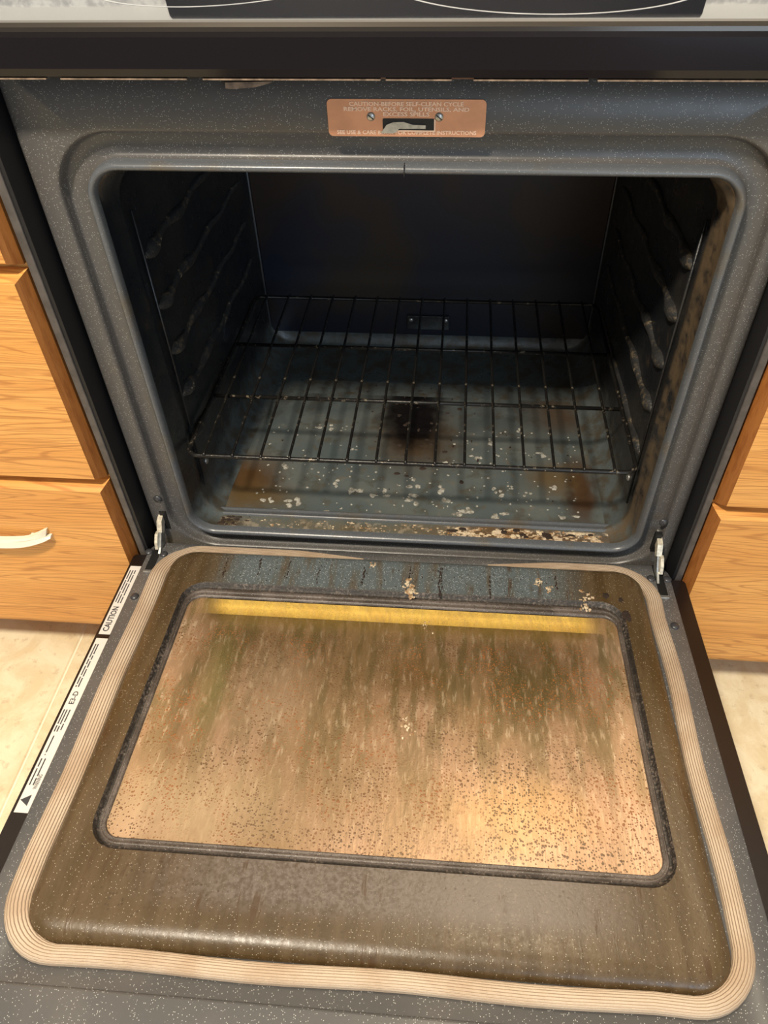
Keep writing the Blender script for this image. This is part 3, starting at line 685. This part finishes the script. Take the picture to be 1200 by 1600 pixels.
# ------------------------------------------------------------------ the wire rack
RK = empty('oven_rack', (-.0045, .217, Z0 + .122), 'dark wire oven rack on the lowest guides of the oven', 'oven rack')
rz = Z0 + .1245
x0, x1, y0, y1, r = -.2905, .2835, .0145, .42, .016
outl = [(x0 + r, y0, rz), (x1 - r, y0, rz)] + [(x1 - r + r * math.sin(a), y0 + r - r * math.cos(a), rz) for a in [i * math.pi / 12 for i in range(1, 7)]]
outl += [(x1, .085, rz), (x1, .10, rz - .001), (x1 - .0015, .14, rz), (x1 - .0035, .40, rz), (x1 - .006, y1 - .006, rz), (x1 - .012, y1, rz)]
left = [(x0 + r - r * math.sin(a), y0 + r - r * math.cos(a), rz) for a in [i * math.pi / 12 for i in range(1, 7)]] + [(x0, .085, rz), (x0 + .0015, .14, rz), (x0 + .0035, .40, rz), (x0 + .006, y1 - .006, rz), (x0 + .012, y1, rz)]
tube('rack_frame', [(x0 + r, y0, rz)] + outl[1:] + left[::-1], .0030, 'rack_wire', RK, 8, True)
for yy in (.143, .275): tube('cross_bar', [(x0 + .002, yy, rz - .0002), (x1 - .002, yy, rz - .0002)], .0027, 'rack_wire', RK, 8)
first = None
for i in range(15):
    xw = -.2662 + i * (.5218 / 14)
    if first is None: first = tube('wire', [(0, y0 - .0022, .0020), (0, y0, .0036), (0, y0 + .006, .0046), (0, y1 - .004, .0046), (0, y1 + .003, .0030)], .0019, 'rack_wire', RK, 7); o = first
    else:
        o = first.copy(); COL.objects.link(o)
    o.matrix_basis = Matrix.Translation((xw, 0, rz))

# ------------------------------------------------------------------ oak drawer cabinets and worktops
def drawer(parent, xa, xb, za, zb, left_side):
    yb, ym, yf, bv = -.0205, -.026, -.0420, .0085
    def L(i, y): return [(xa + i, y, za + i), (xb - i, y, za + i), (xb - i, y, zb - i), (xa + i, y, zb - i)]
    loops = [L(0, yb), L(0, ym), L(bv * .55, -.036), L(bv, yf)]
    verts = [v for l_ in loops for v in l_]; faces = []; mi = []
    for k in range(3):
        for i in range(4):
            j = (i + 1) % 4; faces.append((k * 4 + i, k * 4 + j, (k + 1) * 4 + j, (k + 1) * 4 + i)); mi.append(1 if i in (1, 3) else 0)
    faces += [(0, 1, 2, 3), (12, 13, 14, 15)]; mi += [0, 0]
    o = pydata('drawer_front', verts, faces, ['oak', 'oak_edge'], parent, False, False)
    bm = bmesh.new(); bm.from_mesh(o.data); bmesh.ops.recalc_face_normals(bm, faces=bm.faces); bm.to_mesh(o.data); bm.free()
    for f, k in zip(o.data.polygons, mi): f.material_index = k
    return o
def pull(parent, xr, zc, yf):
    """cream bow pull whose ends split into an upper fin and a lower point"""
    ln = .150; V = []; Fc = []
    def blade(fn, n_=22):
        s = len(V)
        for i in range(n_ + 1):
            t = i / n_ * 2 - 1                     # -1..1 along the pull
            for p_ in fn(t): V.append(p_)
        k = 4
        for i in range(n_):
            for j in range(k): Fc.append((s + i * k + j, s + i * k + (j + 1) % k, s + (i + 1) * k + (j + 1) % k, s + (i + 1) * k + j))
        Fc.append(tuple(range(s, s + 4))); Fc.append(tuple(s + n_ * k + j for j in range(4)))
    xc = xr - ln / 2
    def upper(t):
        x = xc + t * (ln / 2 - .007); bow = .011 * (1 - t * t) ** .8 + .004; a = abs(t)
        zt = zc + .0005 + .016 * max(0, (a - .35) / .65) ** 1.6; zb = zc + .0005 + .0035 * max(0, (a - .35) / .65); th = .006
        zt = max(zt, zc + .004)
        sh = .005 * (1 if t > 0 else -1) * max(0, (a - .6) / .4)
        return [(x + sh, yf - bow, zt), (x, yf - bow - .002, zb), (x, yf - bow + th, zb), (x + sh, yf - bow + th, zt)]
    def lower(t):
        x = xc + t * (ln / 2); bow = .013 * (1 - t * t) ** .7 + .005; a = abs(t)
        hgt = .011 * (1 - a ** 3) + .004
        z1 = zc + .0005 + .004 * max(0, (a - .5) / .5)
        return [(x, yf - bow, z1), (x, yf - bow - .003, z1 - hgt * .5), (x, yf - bow + .004, z1 - hgt), (x, yf - bow + .008, z1)]
    blade(upper); blade(lower)
    for sx_ in (xc - ln * .34, xc + ln * .34):     # posts to the drawer
        s = len(V); hw_ = .005
        for y in (yf + .001, yf - .011):
            V.extend([(sx_ - hw_, y, zc - .004), (sx_ + hw_, y, zc - .004), (sx_ + hw_, y, zc + .004), (sx_ - hw_, y, zc + .004)])
        for i in range(4): Fc.append((s + i, s + (i + 1) % 4, s + 4 + (i + 1) % 4, s + 4 + i))
        Fc.append((s, s + 1, s + 2, s + 3)); Fc.append((s + 4, s + 5, s + 6, s + 7))
    o = pydata('pull_handle', V, Fc, 'pull_plastic', parent, False); tag(o, 'cream bow pull with split ends'); return o
def cabinet(xa, xb, label, left_side):
    c = empty('drawer_cabinet', ((xa + xb) / 2, .28, 0), label, 'cabinet', 'oak drawer cabinets beside the range')
    box('carcass', (xa, -.020, .092), (xb, .60, .884), 'oak', c)
    box('toe_kick', (xa + .002, .045, 0), (xb - .002, .060, .0915), 'oak_edge', c)
    fx0, fx1 = (xa + .012, xb - .0005) if left_side else (xa + .0005, xb - .012)
    for za, zb in ((Z0 - .190, Z0 + .114), (Z0 + .120, Z0 + .404), (Z0 + .410, Z0 + .560)):
        d = drawer(c, fx0, fx1, za, zb, left_side)
        if left_side: pull(d, -.4830, Z0 + .018 if za < Z0 else (za + zb) / 2 + .02, -.042) if za < Z0 else pull(d, -.50, (za + zb) / 2, -.042)
        else: pull(d, .700, (za + zb) / 2 if za > Z0 else Z0 + .018, -.042)
    return c
cabinet(-.86, -.3815, 'golden oak drawer cabinet with a cream pull, left of the range', True)
cabinet(.3680, .86, 'golden oak drawer cabinet at the right of the range', False)
for xa, xb, side in ((-.86, -.386, 'left'), (.374, .86, 'right')):
    o = box('countertop', (xa, -.045, .885), (xb, .64, .928), 'backsplash_laminate', None, .006, 3)
    tag(o, 'pale laminate countertop to the %s of the cooktop' % side, 'countertop', 'countertops beside the range')
for i, (xa, xb) in enumerate(((-.86, -.40), (.386, .86))):
    o = box('trim_%d' % (i + 1), (xa, .620, .928), (xb, .640, Z0 + .735), 'backsplash_laminate', None, .003); tag(o, 'pale mottled backsplash strip against the wall', kind='structure')
